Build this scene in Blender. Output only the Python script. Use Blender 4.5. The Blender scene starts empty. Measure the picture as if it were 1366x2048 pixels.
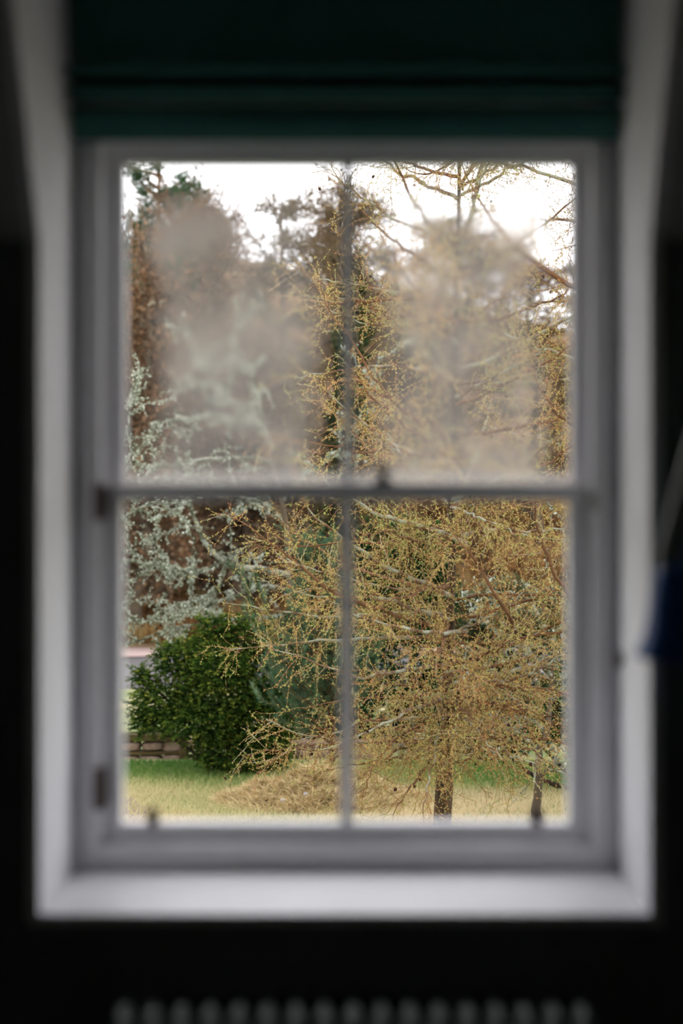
import bpy, bmesh, math
import numpy as np
from mathutils import Vector, Matrix

# ------------------------------------------------------------------ camera, sky, exposure
SC = bpy.context.scene
COL = SC.collection
ZC = 1.5                       # eye height above the room floor
FPX = 50 / 36 * 2048           # focal length in pixels of the 1366x2048 frame
PX, PY = 714.0, 1006.0         # vanishing point of the window reveal

cam_d = bpy.data.cameras.new('camera')
cam_d.sensor_fit = 'AUTO'; cam_d.sensor_width = 36.0; cam_d.lens = 50.0
cam_d.shift_x = -(PX - 683) / 2048; cam_d.shift_y = -(1024 - PY) / 2048
cam_d.clip_start = 0.05; cam_d.clip_end = 500
cam_d.dof.use_dof = True; cam_d.dof.focus_distance = 10.3; cam_d.dof.aperture_fstop = 1.3
cam = bpy.data.objects.new('camera', cam_d); COL.objects.link(cam)
cam.location = (0, 0, ZC); cam.rotation_euler = (math.pi / 2, 0, 0)
SC.camera = cam

W = bpy.data.worlds.new('overcast_sky'); SC.world = W; W.use_nodes = True
W.node_tree.nodes['Background'].inputs[0].default_value = (0.96, 0.955, 1.0, 1)
W.node_tree.nodes['Background'].inputs[1].default_value = 2.65
VS = SC.view_settings
VS.view_transform = 'Standard'; VS.look = 'None'; VS.gamma = 1.0; VS.use_curve_mapping = False
VS.exposure = 0.35
SC.cycles.use_denoising = True
SC.cycles.max_bounces = 10; SC.cycles.diffuse_bounces = 5; SC.cycles.transparent_max_bounces = 16
SC.cycles.transmission_bounces = 8; SC.cycles.caustics_refractive = True

RNG = np.random.default_rng(7)
GZ = -1.5                      # lawn level, outside

# ------------------------------------------------------------------ helpers
def lin(c):
    c = c / 255.0
    return c / 12.92 if c <= 0.04045 else ((c + 0.055) / 1.055) ** 2.4
def rgb(r, g, b): return (lin(r), lin(g), lin(b), 1.0)
ALB = 0.50                     # plants, soil and stone reflect far less than paint
def veg(r, g, b, k=1.0): return (lin(r) * ALB * k, lin(g) * ALB * k, lin(b) * ALB * k, 1.0)
def P(px, py, Y):              # a point of the place, read off the photograph at distance Y
    return np.array([(px - PX) / FPX * Y, Y, ZC - (py - PY) / FPX * Y])
def X(px, Y): return (px - PX) / FPX * Y
def Z(py, Y): return ZC - (py - PY) / FPX * Y

def nodes_of(m):
    m.use_nodes = True
    nt = m.node_tree; nt.nodes.clear()
    out = nt.nodes.new('ShaderNodeOutputMaterial')
    return nt, out
def ramp(nt, stops):
    r = nt.nodes.new('ShaderNodeValToRGB')
    e = r.color_ramp.elements
    while len(e) < len(stops): e.new(0.5)
    for k, (p, c) in enumerate(stops):
        e[k].position = p; e[k].color = c
    return r
def mat_noise(name, stops, scale=6, detail=4, rough=0.6, bump=0.0, bscale=None, spec=0.3, stretch=None):
    m = bpy.data.materials.new(name); nt, out = nodes_of(m)
    b = nt.nodes.new('ShaderNodeBsdfPrincipled'); b.inputs['Roughness'].default_value = rough
    b.inputs['Specular IOR Level'].default_value = spec
    tc = nt.nodes.new('ShaderNodeTexCoord'); n = nt.nodes.new('ShaderNodeTexNoise')
    n.inputs['Scale'].default_value = scale; n.inputs['Detail'].default_value = detail
    src = tc.outputs['Object']
    if stretch:
        mp = nt.nodes.new('ShaderNodeMapping'); mp.inputs['Scale'].default_value = stretch
        nt.links.new(src, mp.inputs['Vector']); src = mp.outputs['Vector']
    nt.links.new(src, n.inputs['Vector'])
    r = ramp(nt, stops); nt.links.new(n.outputs['Fac'], r.inputs['Fac'])
    nt.links.new(r.outputs['Color'], b.inputs['Base Color'])
    if bump:
        n2 = nt.nodes.new('ShaderNodeTexNoise'); n2.inputs['Scale'].default_value = bscale or scale * 4
        nt.links.new(src, n2.inputs['Vector'])
        bp = nt.nodes.new('ShaderNodeBump'); bp.inputs['Strength'].default_value = bump; bp.inputs['Distance'].default_value = 0.02
        nt.links.new(n2.outputs['Fac'], bp.inputs['Height']); nt.links.new(bp.outputs['Normal'], b.inputs['Normal'])
    nt.links.new(b.outputs['BSDF'], out.inputs['Surface'])
    return m
def mat_leaf(name, stops, trans=0.3):
    """foliage: every leaf has its own tone (attribute rnd), a little light shines through"""
    m = bpy.data.materials.new(name); nt, out = nodes_of(m)
    a = nt.nodes.new('ShaderNodeAttribute'); a.attribute_name = 'rnd'
    r = ramp(nt, stops); nt.links.new(a.outputs['Fac'], r.inputs['Fac'])
    d = nt.nodes.new('ShaderNodeBsdfDiffuse'); nt.links.new(r.outputs['Color'], d.inputs['Color'])
    if trans:
        t = nt.nodes.new('ShaderNodeBsdfTranslucent'); nt.links.new(r.outputs['Color'], t.inputs['Color'])
        x = nt.nodes.new('ShaderNodeMixShader'); x.inputs[0].default_value = trans
        nt.links.new(d.outputs[0], x.inputs[1]); nt.links.new(t.outputs[0], x.inputs[2])
        nt.links.new(x.outputs[0], out.inputs['Surface'])
    else:
        nt.links.new(d.outputs[0], out.inputs['Surface'])
    return m

WL = {}
def tag(o, label=None, cat=None, group=None, kind=None):
    if label: o['label'] = label
    if cat: o['category'] = cat
    if group: o['group'] = group
    if kind: o['kind'] = kind
    return o
def thing(name, loc, label=None, cat=None, group=None, kind=None):
    o = bpy.data.objects.new(name, None); COL.objects.link(o)
    o.empty_display_size = 0.1; o.location = loc
    WL[o.name] = np.array(loc, float)
    return tag(o, label, cat, group, kind)
def link(name, me, parent=None, at=None):
    o = bpy.data.objects.new(name, me); COL.objects.link(o)
    if parent is not None:
        o.parent = parent
        base = WL[parent.name]
        if at is not None: o.location = np.array(at) - base
        WL[o.name] = base if at is None else np.array(at, float)
    else:
        if at is not None: o.location = at
        WL[o.name] = np.zeros(3) if at is None else np.array(at, float)
    return o
def mesh_arrays(name, V, faces, mats, rnd=None, smooth=False, mat_idx=None):
    """faces: list of int arrays (n,3) / (n,4)"""
    me = bpy.data.meshes.new(name)
    V = np.asarray(V, np.float32)
    me.vertices.add(len(V)); me.vertices.foreach_set('co', V.ravel())
    loops = np.concatenate([f.ravel() for f in faces]).astype(np.int32)
    tot = np.concatenate([np.full(len(f), f.shape[1]) for f in faces]).astype(np.int32)
    start = np.concatenate([[0], np.cumsum(tot)[:-1]]).astype(np.int32)
    me.loops.add(len(loops)); me.loops.foreach_set('vertex_index', loops)
    me.polygons.add(len(tot)); me.polygons.foreach_set('loop_start', start); me.polygons.foreach_set('loop_total', tot)
    if smooth: me.polygons.foreach_set('use_smooth', np.ones(len(tot), bool))
    if mat_idx is not None: me.polygons.foreach_set('material_index', np.asarray(mat_idx, np.int32))
    if rnd is not None:
        a = me.attributes.new('rnd', 'FLOAT', 'POINT'); a.data.foreach_set('value', np.asarray(rnd, np.float32))
    for m in (mats if isinstance(mats, (list, tuple)) else [mats]): me.materials.append(m)
    me.update(calc_edges=True)
    return me
def put(name, V, faces, mats, parent=None, rnd=None, smooth=False, at=None, kind=None):
    """V in world coordinates; the object's origin is its parent's (or `at`)"""
    org = np.array(at, float) if at is not None else (WL[parent.name] if parent is not None else np.zeros(3))
    me = mesh_arrays(name, np.asarray(V, float) - org, faces, mats, rnd, smooth)
    o = link(name, me, parent, at)
    if kind: o['kind'] = kind
    return o
class Acc:
    def __init__(s): s.V, s.F, s.R, s.n = [], [], [], 0
    def add(s, V, F, rnd=None):
        V = V.reshape(-1, 3); s.V.append(V)
        for f in (F if isinstance(F, list) else [F]): s.F.append(f + s.n)
        s.R.append(np.full(len(V), 0.5) if rnd is None else np.asarray(rnd).ravel())
        s.n += len(V)
    def put(s, name, mats, parent=None, **k):
        q = [f for f in s.F if f.shape[1] == 4]; t = [f for f in s.F if f.shape[1] == 3]
        fs = []
        if q: fs.append(np.concatenate(q))
        if t: fs.append(np.concatenate(t))
        return put(name, np.concatenate(s.V), fs, mats, parent, rnd=np.concatenate(s.R), **k)

def norm(a): return a / np.maximum(np.linalg.norm(a, axis=-1, keepdims=True), 1e-9)
def tubes(Pt, R, S=3, cap=False):
    """Pt (N,K,3), R (N,K) -> verts, quads"""
    N, K, _ = Pt.shape
    T = norm(np.gradient(Pt, axis=1))
    mean = norm(Pt[:, -1] - Pt[:, 0])
    ref = np.where(np.abs(mean[:, 2:3]) < 0.8, np.array([[0, 0, 1.0]]), np.array([[1.0, 0, 0]]))[:, None, :]
    U = norm(np.cross(T, np.broadcast_to(ref, T.shape))); Vv = np.cross(T, U)
    a = np.arange(S) / S * 2 * np.pi
    ring = Pt[:, :, None, :] + R[:, :, None, None] * (np.cos(a)[None, None, :, None] * U[:, :, None, :] + np.sin(a)[None, None, :, None] * Vv[:, :, None, :])
    idx = np.arange(N * K * S).reshape(N, K, S)
    i0 = idx[:, :-1]; i1 = idx[:, 1:]
    F = np.stack([i0, np.roll(i0, -1, 2), np.roll(i1, -1, 2), i1], -1).reshape(-1, 4)
    if cap and S == 4:
        pass
    return ring.reshape(-1, 3), F
def grow(start, dirn, length, K, droop=0.0, wob=0.1, rng=RNG):
    """vectorised random-walk twigs; droop>0 bends down, <0 bends up"""
    N = len(start); p = start.copy(); d = norm(dirn.copy())
    out = [p.copy()]; st = (np.asarray(length) / (K - 1))[:, None] * np.ones((N, 1))
    droop = np.broadcast_to(np.asarray(droop, float), (N,))
    for k in range(K - 1):
        d = d + rng.normal(0, wob, (N, 3)); d[:, 2] -= droop / (K - 1)
        d = norm(d); p = p + d * st; out.append(p.copy())
    return np.stack(out, 1)
def along(paths, n_each, t0, t1, rng=RNG, jitter=True):
    """sample positions on paths (N,K,3): returns pos, tangent, parent index, t"""
    N, K, _ = paths.shape
    n_each = np.broadcast_to(np.asarray(n_each), (N,)).astype(int)
    i = np.repeat(np.arange(N), n_each)
    t = rng.uniform(t0, t1, len(i))
    f = t * (K - 1); k = np.minimum(f.astype(int), K - 2); w = (f - k)[:, None]
    a = paths[i, k]; b = paths[i, k + 1]
    return a + (b - a) * w, norm(b - a), i, t
def side_dir(T, ang, rng=RNG):
    v = rng.normal(0, 1, T.shape); v = norm(v - (v * T).sum(-1, keepdims=True) * T)
    ang = np.asarray(ang)[:, None]
    return T * np.cos(ang) + v * np.sin(ang)
def blades(pos, axis, length, width, bend=None, rng=RNG):
    """one thin triangle per needle or blade"""
    s = norm(np.cross(axis, rng.normal(0, 1, axis.shape)))
    L = np.asarray(length)[:, None]; w = np.asarray(width)[:, None]
    V = np.stack([pos - s * w / 2, pos + s * w / 2, pos + axis * L], 1)
    F = np.arange(len(pos) * 3).reshape(-1, 3)
    return V.reshape(-1, 3), F
def leaves(pos, axis, size, rng=RNG, asp=0.6):
    """one diamond leaf (a quad) each"""
    s = norm(np.cross(axis, rng.normal(0, 1, axis.shape)))
    L = np.asarray(size)[:, None]
    V = np.stack([pos, pos + axis * L * 0.5 + s * L * asp / 2, pos + axis * L, pos + axis * L * 0.5 - s * L * asp / 2], 1)
    return V.reshape(-1, 3), np.arange(len(pos) * 4).reshape(-1, 4)
def smooth_path(pts, K):
    """Catmull-Rom through control points"""
    pts = np.asarray(pts, float); n = len(pts)
    e = np.vstack([2 * pts[0] - pts[1], pts, 2 * pts[-1] - pts[-2]])
    out = []
    for t in np.linspace(0, n - 1 - 1e-6, K):
        k = int(t); u = t - k
        a, b, c, d = e[k], e[k + 1], e[k + 2], e[k + 3]
        out.append(0.5 * ((2 * b) + (c - a) * u + (2 * a - 5 * b + 4 * c - d) * u * u + (3 * b - a - 3 * c + d) * u ** 3))
    return np.array(out)

def box_me(name, x0, x1, y0, y1, z0, z1, mat, bevel=0.0, org=(0, 0, 0), seg=2):
    bm = bmesh.new(); bmesh.ops.create_cube(bm, size=1.0)
    for v in bm.verts:
        v.co = Vector(((x0 + x1) / 2 + v.co.x * (x1 - x0) - org[0], (y0 + y1) / 2 + v.co.y * (y1 - y0) - org[1], (z0 + z1) / 2 + v.co.z * (z1 - z0) - org[2]))
    if bevel: bmesh.ops.bevel(bm, geom=bm.edges[:], offset=bevel, segments=seg, affect='EDGES', profile=0.5)
    me = bpy.data.meshes.new(name); bm.to_mesh(me); bm.free(); me.materials.append(mat)
    return me
def box(name, x0, x1, y0, y1, z0, z1, mat, parent=None, bevel=0.0):
    org = WL[parent.name] if parent is not None else np.zeros(3)
    return link(name, box_me(name, x0, x1, y0, y1, z0, z1, mat, bevel, org), parent)
def boxes(name, lst, mat, parent=None, bevel=0.0):
    """several boxes of ONE piece (a joined frame)"""
    org = WL[parent.name] if parent is not None else np.zeros(3)
    bm = bmesh.new()
    for (x0, x1, y0, y1, z0, z1) in lst:
        r = bmesh.ops.create_cube(bm, size=1.0)
        for v in r['verts']:
            v.co = Vector(((x0 + x1) / 2 + v.co.x * (x1 - x0) - org[0], (y0 + y1) / 2 + v.co.y * (y1 - y0) - org[1], (z0 + z1) / 2 + v.co.z * (z1 - z0) - org[2]))
    if bevel: bmesh.ops.bevel(bm, geom=bm.edges[:], offset=bevel, segments=2, affect='EDGES', profile=0.5)
    me = bpy.data.meshes.new(name); bm.to_mesh(me); bm.free(); me.materials.append(mat)
    return link(name, me, parent)
def prism(name, prof, x0, x1, mat, parent=None, smooth=False):
    """closed (y,z) outline pushed along x"""
    org = WL[parent.name] if parent is not None else np.zeros(3)
    bm = bmesh.new(); n = len(prof)
    A = [bm.verts.new((x0 - org[0], y - org[1], z - org[2])) for y, z in prof]
    B = [bm.verts.new((x1 - org[0], y - org[1], z - org[2])) for y, z in prof]
    bm.faces.new(A); bm.faces.new(B[::-1])
    for k in range(n):
        f = bm.faces.new((A[k], A[(k + 1) % n], B[(k + 1) % n], B[k])); f.smooth = smooth
    bmesh.ops.recalc_face_normals(bm, faces=bm.faces[:])
    me = bpy.data.meshes.new(name); bm.to_mesh(me); bm.free(); me.materials.append(mat)
    return link(name, me, parent)
def lathe_me(name, prof, mat, S=20, smooth=True):
    """(r,z) outline turned about z"""
    a = np.arange(S) / S * 2 * np.pi; K = len(prof)
    V = np.array([[r * math.cos(t), r * math.sin(t), z] for r, z in prof for t in a])
    idx = np.arange(K * S).reshape(K, S)
    F = np.stack([idx[:-1], np.roll(idx[:-1], -1, 1), np.roll(idx[1:], -1, 1), idx[1:]], -1).reshape(-1, 4)
    return mesh_arrays(name, V, [F], mat, smooth=smooth)
def tube_obj(name, pts, r, mat, parent=None, S=10, K=24):
    p = smooth_path(pts, K)[None]; V, F = tubes(p, np.full((1, K), r), S)
    n = len(V)
    V = np.vstack([V, p[0, :1], p[0, -1:]])
    c0 = np.array([[(k + 1) % S, k, n] for k in range(S)]); o = (K - 1) * S
    c1 = np.array([[o + k, o + (k + 1) % S, n + 1] for k in range(S)])
    return put(name, V, [F, c0, c1], mat, parent, smooth=True)

# ------------------------------------------------------------------ materials
M = {}
M['white'] = mat_noise('white_gloss_paint', [(0.3, rgb(232, 231, 234)), (0.7, rgb(240, 239, 242))], scale=3, rough=0.45, bump=0.03, bscale=40)
M['cheek'] = mat_noise('white_wall_paint', [(0.3, rgb(230, 229, 232)), (0.7, rgb(240, 239, 242))], scale=2, rough=0.8, bump=0.03, bscale=60)
M['wall'] = mat_noise('near_black_green_paint', [(0.3, rgb(108, 118, 114)), (0.7, rgb(112, 122, 118))], scale=2, rough=0.85, bump=0.03, bscale=80, spec=0.1)
M['coomb'] = mat_noise('dark_grey_ceiling_paint', [(0.3, rgb(176, 180, 176)), (0.7, rgb(184, 188, 183))], scale=2, rough=0.9, spec=0.1)
M['room'] = mat_noise('pale_room_paint', [(0.3, rgb(220, 222, 224)), (0.7, rgb(228, 230, 232))], scale=2, rough=0.9)
M['floor'] = mat_noise('oak_floor', [(0.3, rgb(88, 84, 80)), (0.7, rgb(104, 98, 92))], scale=3, rough=0.6, stretch=(12, 1, 1))
M['blind'] = mat_noise('dark_green_blind_cloth', [(0.3, rgb(54, 98, 92)), (0.7, rgb(60, 106, 99))], scale=60, rough=0.95, bump=0.1, bscale=300, spec=0.05)
M['bronze'] = mat_noise('brown_metal', [(0.3, rgb(58, 44, 40)), (0.7, rgb(72, 54, 48))], scale=30, rough=0.45, spec=0.5)
M['radiator'] = mat_noise('grey_radiator_enamel', [(0.3, rgb(140, 148, 144)), (0.7, rgb(148, 156, 152))], scale=6, rough=0.35, spec=0.5)
M['lampblue'] = mat_noise('blue_enamel', [(0.3, rgb(18, 84, 158)), (0.7, rgb(24, 94, 172))], scale=8, rough=0.4, spec=0.5)
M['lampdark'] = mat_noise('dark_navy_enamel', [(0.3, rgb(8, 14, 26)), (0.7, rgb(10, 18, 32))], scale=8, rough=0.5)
M['lamparm'] = mat_noise('pale_grey_metal', [(0.3, rgb(180, 184, 178)), (0.7, rgb(190, 194, 188))], scale=8, rough=0.4, spec=0.5)
M['putty'] = M['white']

def glass_clear():
    m = bpy.data.materials.new('clear_window_glass'); nt, out = nodes_of(m)
    t = nt.nodes.new('ShaderNodeBsdfTransparent'); t.inputs[0].default_value = (0.985, 0.99, 0.985, 1)
    g = nt.nodes.new('ShaderNodeBsdfGlossy'); g.inputs['Roughness'].default_value = 0.02
    lw = nt.nodes.new('ShaderNodeLayerWeight'); lw.inputs[0].default_value = 0.5
    pw = nt.nodes.new('ShaderNodeMath'); pw.operation = 'POWER'; pw.inputs[1].default_value = 5.0; nt.links.new(lw.outputs['Facing'], pw.inputs[0])
    ma = nt.nodes.new('ShaderNodeMath'); ma.operation = 'MULTIPLY_ADD'; ma.inputs[1].default_value = 0.9; ma.inputs[2].default_value = 0.02; nt.links.new(pw.outputs[0], ma.inputs[0])
    x = nt.nodes.new('ShaderNodeMixShader'); nt.links.new(ma.outputs[0], x.inputs[0])
    nt.links.new(t.outputs[0], x.inputs[1]); nt.links.new(g.outputs[0], x.inputs[2])
    nt.links.new(x.outputs[0], out.inputs['Surface']); return m
def glass_fogged():
    """upper panes: misted with condensation, clear along the edges, wet along the bottom"""
    m = bpy.data.materials.new('misted_window_glass'); nt, out = nodes_of(m)
    L = nt.links.new
    def math_(op, a, b=None, clamp=False):
        n = nt.nodes.new('ShaderNodeMath'); n.operation = op; n.use_clamp = clamp
        for k, v in ((0, a), (1, b)):
            if v is None: continue
            if isinstance(v, (int, float)): n.inputs[k].default_value = v
            else: L(v, n.inputs[k])
        return n.outputs[0]
    def smooth(x, lo, hi):
        n = nt.nodes.new('ShaderNodeMapRange'); n.interpolation_type = 'SMOOTHSTEP'
        L(x, n.inputs['Value']); n.inputs['From Min'].default_value = lo; n.inputs['From Max'].default_value = hi
        return n.outputs['Result']
    tc = nt.nodes.new('ShaderNodeTexCoord'); sx = nt.nodes.new('ShaderNodeSeparateXYZ')
    L(tc.outputs['Generated'], sx.inputs[0])
    nz = nt.nodes.new('ShaderNodeTexNoise'); nz.inputs['Scale'].default_value = 5.0; nz.inputs['Detail'].default_value = 3
    L(tc.outputs['Object'], nz.inputs['Vector'])
    wob = math_('MULTIPLY', math_('SUBTRACT', nz.outputs['Fac'], 0.5), 0.34)
    gx = math_('ADD', sx.outputs[0], wob); gz = math_('ADD', sx.outputs[2], wob)
    mk = math_('MULTIPLY', smooth(gx, 0.03, 0.24), smooth(math_('SUBTRACT', 1.0, gx), 0.07, 0.27))
    mk = math_('MULTIPLY', mk, smooth(math_('SUBTRACT', 1.0, gz), 0.02, 0.24))
    mk = math_('MULTIPLY', mk, smooth(sx.outputs[2], 0.035, 0.05))
    n2 = nt.nodes.new('ShaderNodeTexNoise'); n2.inputs['Scale'].default_value = 7; n2.inputs['Detail'].default_value = 2
    L(tc.outputs['Object'], n2.inputs['Vector'])
    patch = smooth(n2.outputs['Fac'], 0.25, 0.75)
    low = smooth(math_('SUBTRACT', 0.075, sx.outputs[2]), 0.0, 0.05)      # beads of water along the bottom
    veil = math_('ADD', math_('MULTIPLY', mk, math_('ADD', 0.13, math_('MULTIPLY', patch, 0.13))), math_('MULTIPLY', low, 0.42), True)
    rough = math_('MULTIPLY', mk, math_('ADD', 0.025, math_('MULTIPLY', patch, 0.06)))
    rf = nt.nodes.new('ShaderNodeBsdfRefraction'); rf.inputs['IOR'].default_value = 1.45
    rf.inputs['Color'].default_value = (0.985, 0.985, 0.98, 1)
    L(rough, rf.inputs['Roughness'])
    tr = nt.nodes.new('ShaderNodeBsdfTranslucent'); tr.inputs[0].default_value = (0.52, 0.50, 0.485, 1)
    x = nt.nodes.new('ShaderNodeMixShader'); L(veil, x.inputs[0]); L(rf.outputs[0], x.inputs[1]); L(tr.outputs[0], x.inputs[2])
    L(x.outputs[0], out.inputs['Surface']); return m
M['glass'] = glass_clear(); M['fog'] = glass_fogged()

# ------------------------------------------------------------------ the room
YW, YF = 2.334, 2.62            # inner wall face; window frame face
XL, XR = X(143, 2.6), X(1240, 2.6)
ZS = Z(1745, 2.6)               # sill
ZK = Z(480, YW)                 # knee-wall top, the sloping ceiling starts here
SL = (2.334 - 2.155) / (2.262 - ZK)
def slope_y(z): return YW - (z - ZK) * SL
ZD, ZR = 2.42, 2.62             # dormer ceiling, room ceiling
YO = 2.78                       # outer face of the wall
wall = boxes('wall_front', [(-2.2, XL - 0.02, YW, YO, GZ - 0.1, ZK), (XR + 0.02, 2.2, YW, YO, GZ - 0.1, ZK), (XL - 0.02, XR + 0.02, YW, YO, GZ - 0.1, ZS - 0.018)], M['wall'])
wall['kind'] = 'structure'
def struct(o): o['kind'] = 'structure'; return o
struct(box('wall_left', -2.3, -2.2, -2.2, YO, -0.1, ZR, M['room']))
struct(box('wall_right', 2.2, 2.3, -2.2, YO, -0.1, ZR, M['room']))
struct(box('wall_back', -2.2, 2.2, -2.3, -2.2, -0.1, ZR, M['room']))
struct(box('floor', -2.2, 2.2, -2.2, YW, -0.1, 0.0, M['floor']))
# ceiling: flat part plus the steep slope either side of the dormer
ceil = struct(boxes('ceiling', [(-2.2, 2.2, -2.2, slope_y(ZR) + 0.15, ZR, ZR + 0.08)], M['coomb']))
for a, b, nm, z0 in ((-2.2, XL - 0.02, 'slope_panel', ZK), (XR + 0.02, 2.2, 'slope_panel', ZK), (XL - 0.02, XR + 0.02, 'slope_panel', ZD)):
    prism(nm, [(slope_y(z0), z0), (slope_y(ZR), ZR), (slope_y(ZR) + 0.15, ZR), (slope_y(z0) + 0.15, z0)], a, b, M['coomb'], ceil)
# dormer cheeks, ceiling and sill board
def cheek(name, x0, x1):
    return struct(prism(name, [(YW + 0.0, ZS - 0.018), (YO, ZS - 0.018), (YO, ZD), (slope_y(ZD), ZD), (slope_y(ZK), ZK)], x0, x1, M['cheek']))
cheek('trim_1', XL - 0.02, XL); cheek('trim_2', XR, XR + 0.02)
struct(prism('trim_3', [(slope_y(ZD), ZD), (YO + 0.12, ZD), (YO + 0.12, ZD + 0.06), (slope_y(ZD) + 0.04, ZD + 0.06)], XL - 0.02, XR + 0.02, M['cheek']))
sill = struct(box('trim_4', XL, XR, YW + 0.001, YF + 0.1, ZS - 0.018, ZS, M['white'], bevel=0.004))

# ------------------------------------------------------------------ the sash window
win = thing('window_1', (0.5 * (XL + XR), YF, ZS), kind='structure')
WX = (XL + XR) / 2
zTop = 2.25
pl = X(176, 2.62); pr = X(1209, 2.62)          # inner edge of the frame lining
zb = Z(1720, 2.615)
box('frame_jamb', XL, pl, YF, YF + 0.13, ZS, zTop, M['white'], win, 0.003)
box('frame_jamb', pr, XR, YF, YF + 0.13, ZS, zTop, M['white'], win, 0.003)
box('frame_sill', pl, pr, YF, YF + 0.13, ZS, zb, M['white'], win, 0.003)
box('frame_head', XL, XR, YF, YF + 0.13, Z(285, 2.69) + 0.02, ZD, M['white'], win, 0.003)
bl = X(203, 2.615); br = X(1182, 2.615); zbb = Z(1690, 2.61)
box('staff_bead', pl, bl, YF - 0.014, YF + 0.01, zb, zTop, M['white'], win, 0.006)
box('staff_bead', br, pr, YF - 0.014, YF + 0.01, zb, zTop, M['white'], win, 0.006)
box('staff_bead', bl, br, YF - 0.014, YF + 0.01, zb, zbb, M['white'], win, 0.006)
# lower sash
yl0, yl1 = 2.635, 2.672
lx0, lx1 = X(242, yl0), X(1139, yl0)
lz0, lz1 = Z(1648, yl0), Z(1001, yl0); lrail = Z(968, yl0)
ls = boxes('lower_sash', [(bl - 0.02, lx0, yl0, yl1, zbb - 0.012, lrail), (lx1, br + 0.02, yl0, yl1, zbb - 0.012, lrail),
                         (lx0, lx1, yl0, yl1, zbb - 0.012, lz0), (lx0, lx1, yl0, yl1, lz1, lrail)], M['white'], win, 0.003)
lb0, lb1 = X(681, yl0), X(705, yl0)
box('glazing_bar', lb0, lb1, yl0, yl1, lz0, lz1, M['white'], ls, 0.005)
for a, b in ((lx0, lb0), (lb1, lx1)):
    box('pane', a - 0.004, b + 0.004, 2.655, 2.659, lz0 - 0.004, lz1 + 0.004, M['glass'], ls)
# upper sash
yu0, yu1 = 2.685, 2.722
ux0, ux1 = X(248, yu0), X(1145, yu0)
uz0, uz1 = Z(990, yu0), Z(327, yu0)
us = boxes('upper_sash', [(bl - 0.02, ux0, yu0, yu1, lz1 + 0.002, uz1 + 0.045), (ux1, br + 0.02, yu0, yu1, lz1 + 0.002, uz1 + 0.045),
                         (ux0, ux1, yu0, yu1, lz1 + 0.002, lrail - 0.008), (ux0, ux1, yu0, yu1, uz1, uz1 + 0.045)], M['white'], win, 0.003)
ub0, ub1 = X(686, yu0), X(705, yu0)
box('glazing_bar', ub0, ub1, yu0, yu1, lrail - 0.008, uz1, M['white'], us, 0.005)
for a, b in ((ux0, ub0), (ub1, ux1)):
    box('pane', a - 0.004, b + 0.004, 2.704, 2.708, lrail - 0.012, uz1 + 0.004, M['fog'], us)
box('parting_bead', pl, bl - 0.008, 2.674, 2.684, zb, zTop, M['white'], win)
box('parting_bead', br + 0.008, pr, 2.674, 2.684, zb, zTop, M['white'], win)
# ironwork: hinges, catch, sash lifts, fastener
for py0, py1 in ((968, 1040), (1538, 1620)):
    xh = X(196, 2.6)
    h = tag(box('hinge', xh - 0.009, xh + 0.010, YF - 0.018, YF + 0.016, Z(py1, 2.6), Z(py0, 2.6), M['bronze'], win, 0.002), 'brown metal hinge on the window stile')
    k = lathe_me('hinge_pin', [(0.0, Z(py1, 2.6) - 0.004), (0.005, Z(py1, 2.6)), (0.005, Z(py0, 2.6)), (0.0, Z(py0, 2.6) + 0.004)], M['bronze'], 10)
    link('hinge_pin', k, h, at=(xh, YF - 0.02, 0))
xh = X(1190, 2.6)
box('catch', xh - 0.007, xh + 0.008, YF - 0.018, YF + 0.016, Z(1022, 2.6), Z(984, 2.6), M['lamparm'], win, 0.002)
for px in (303, 1076):
    xc = X(px, 2.61); zc = Z(1640, 2.61)
    l = tag(boxes('sash_lift', [(xc - 0.010, xc + 0.010, yl0 - 0.004, yl0, zc - 0.014, zc + 0.018), (xc - 0.008, xc + 0.008, yl0 - 0.028, yl0 - 0.002, zc - 0.014, zc - 0.009),
                 (xc - 0.008, xc + 0.008, yl0 - 0.031, yl0 - 0.026, zc - 0.014, zc + 0.022)], M['bronze'], win, 0.0012), 'brown metal hook lift on the bottom rail')
xc = X(766, 2.66)
f = tag(boxes('sash_fastener', [(xc - 0.02, xc + 0.02, yl0 + 0.004, yl1 - 0.003, lrail, lrail + 0.006)], M['bronze'], win, 0.0012), 'brown metal fastener on the meeting rail')
kn = lathe_me('knob', [(0.0, 0), (0.011, 0), (0.008, 0.008), (0.007, 0.014), (0.012, 0.02), (0.013, 0.026), (0.008, 0.032), (0.0, 0.034)], M['bronze'], 14)
link('knob', kn, f, at=(xc, (yl0 + yl1) / 2, lrail + 0.005))
box('arm', xc - 0.004, xc + 0.006, yl1 - 0.006, yu0 + 0.012, lrail + 0.006, lrail + 0.012, M['bronze'], f)

# blind-cord cleat on the right cheek
cx, cy, cz = XR, 2.57, Z(1318, 2.57)
cl = thing('cord_cleat', (cx, cy, cz), 'small dark brown cord cleat screwed to the white window reveal', 'cleat')
box('cleat_base', cx - 0.008, cx, cy - 0.006, cy + 0.006, cz - 0.010, cz + 0.010, M['bronze'], cl, 0.001)
box('cleat_horn', cx - 0.014, cx - 0.007, cy - 0.006, cy + 0.006, cz - 0.018, cz + 0.018, M['bronze'], cl, 0.002)

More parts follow.
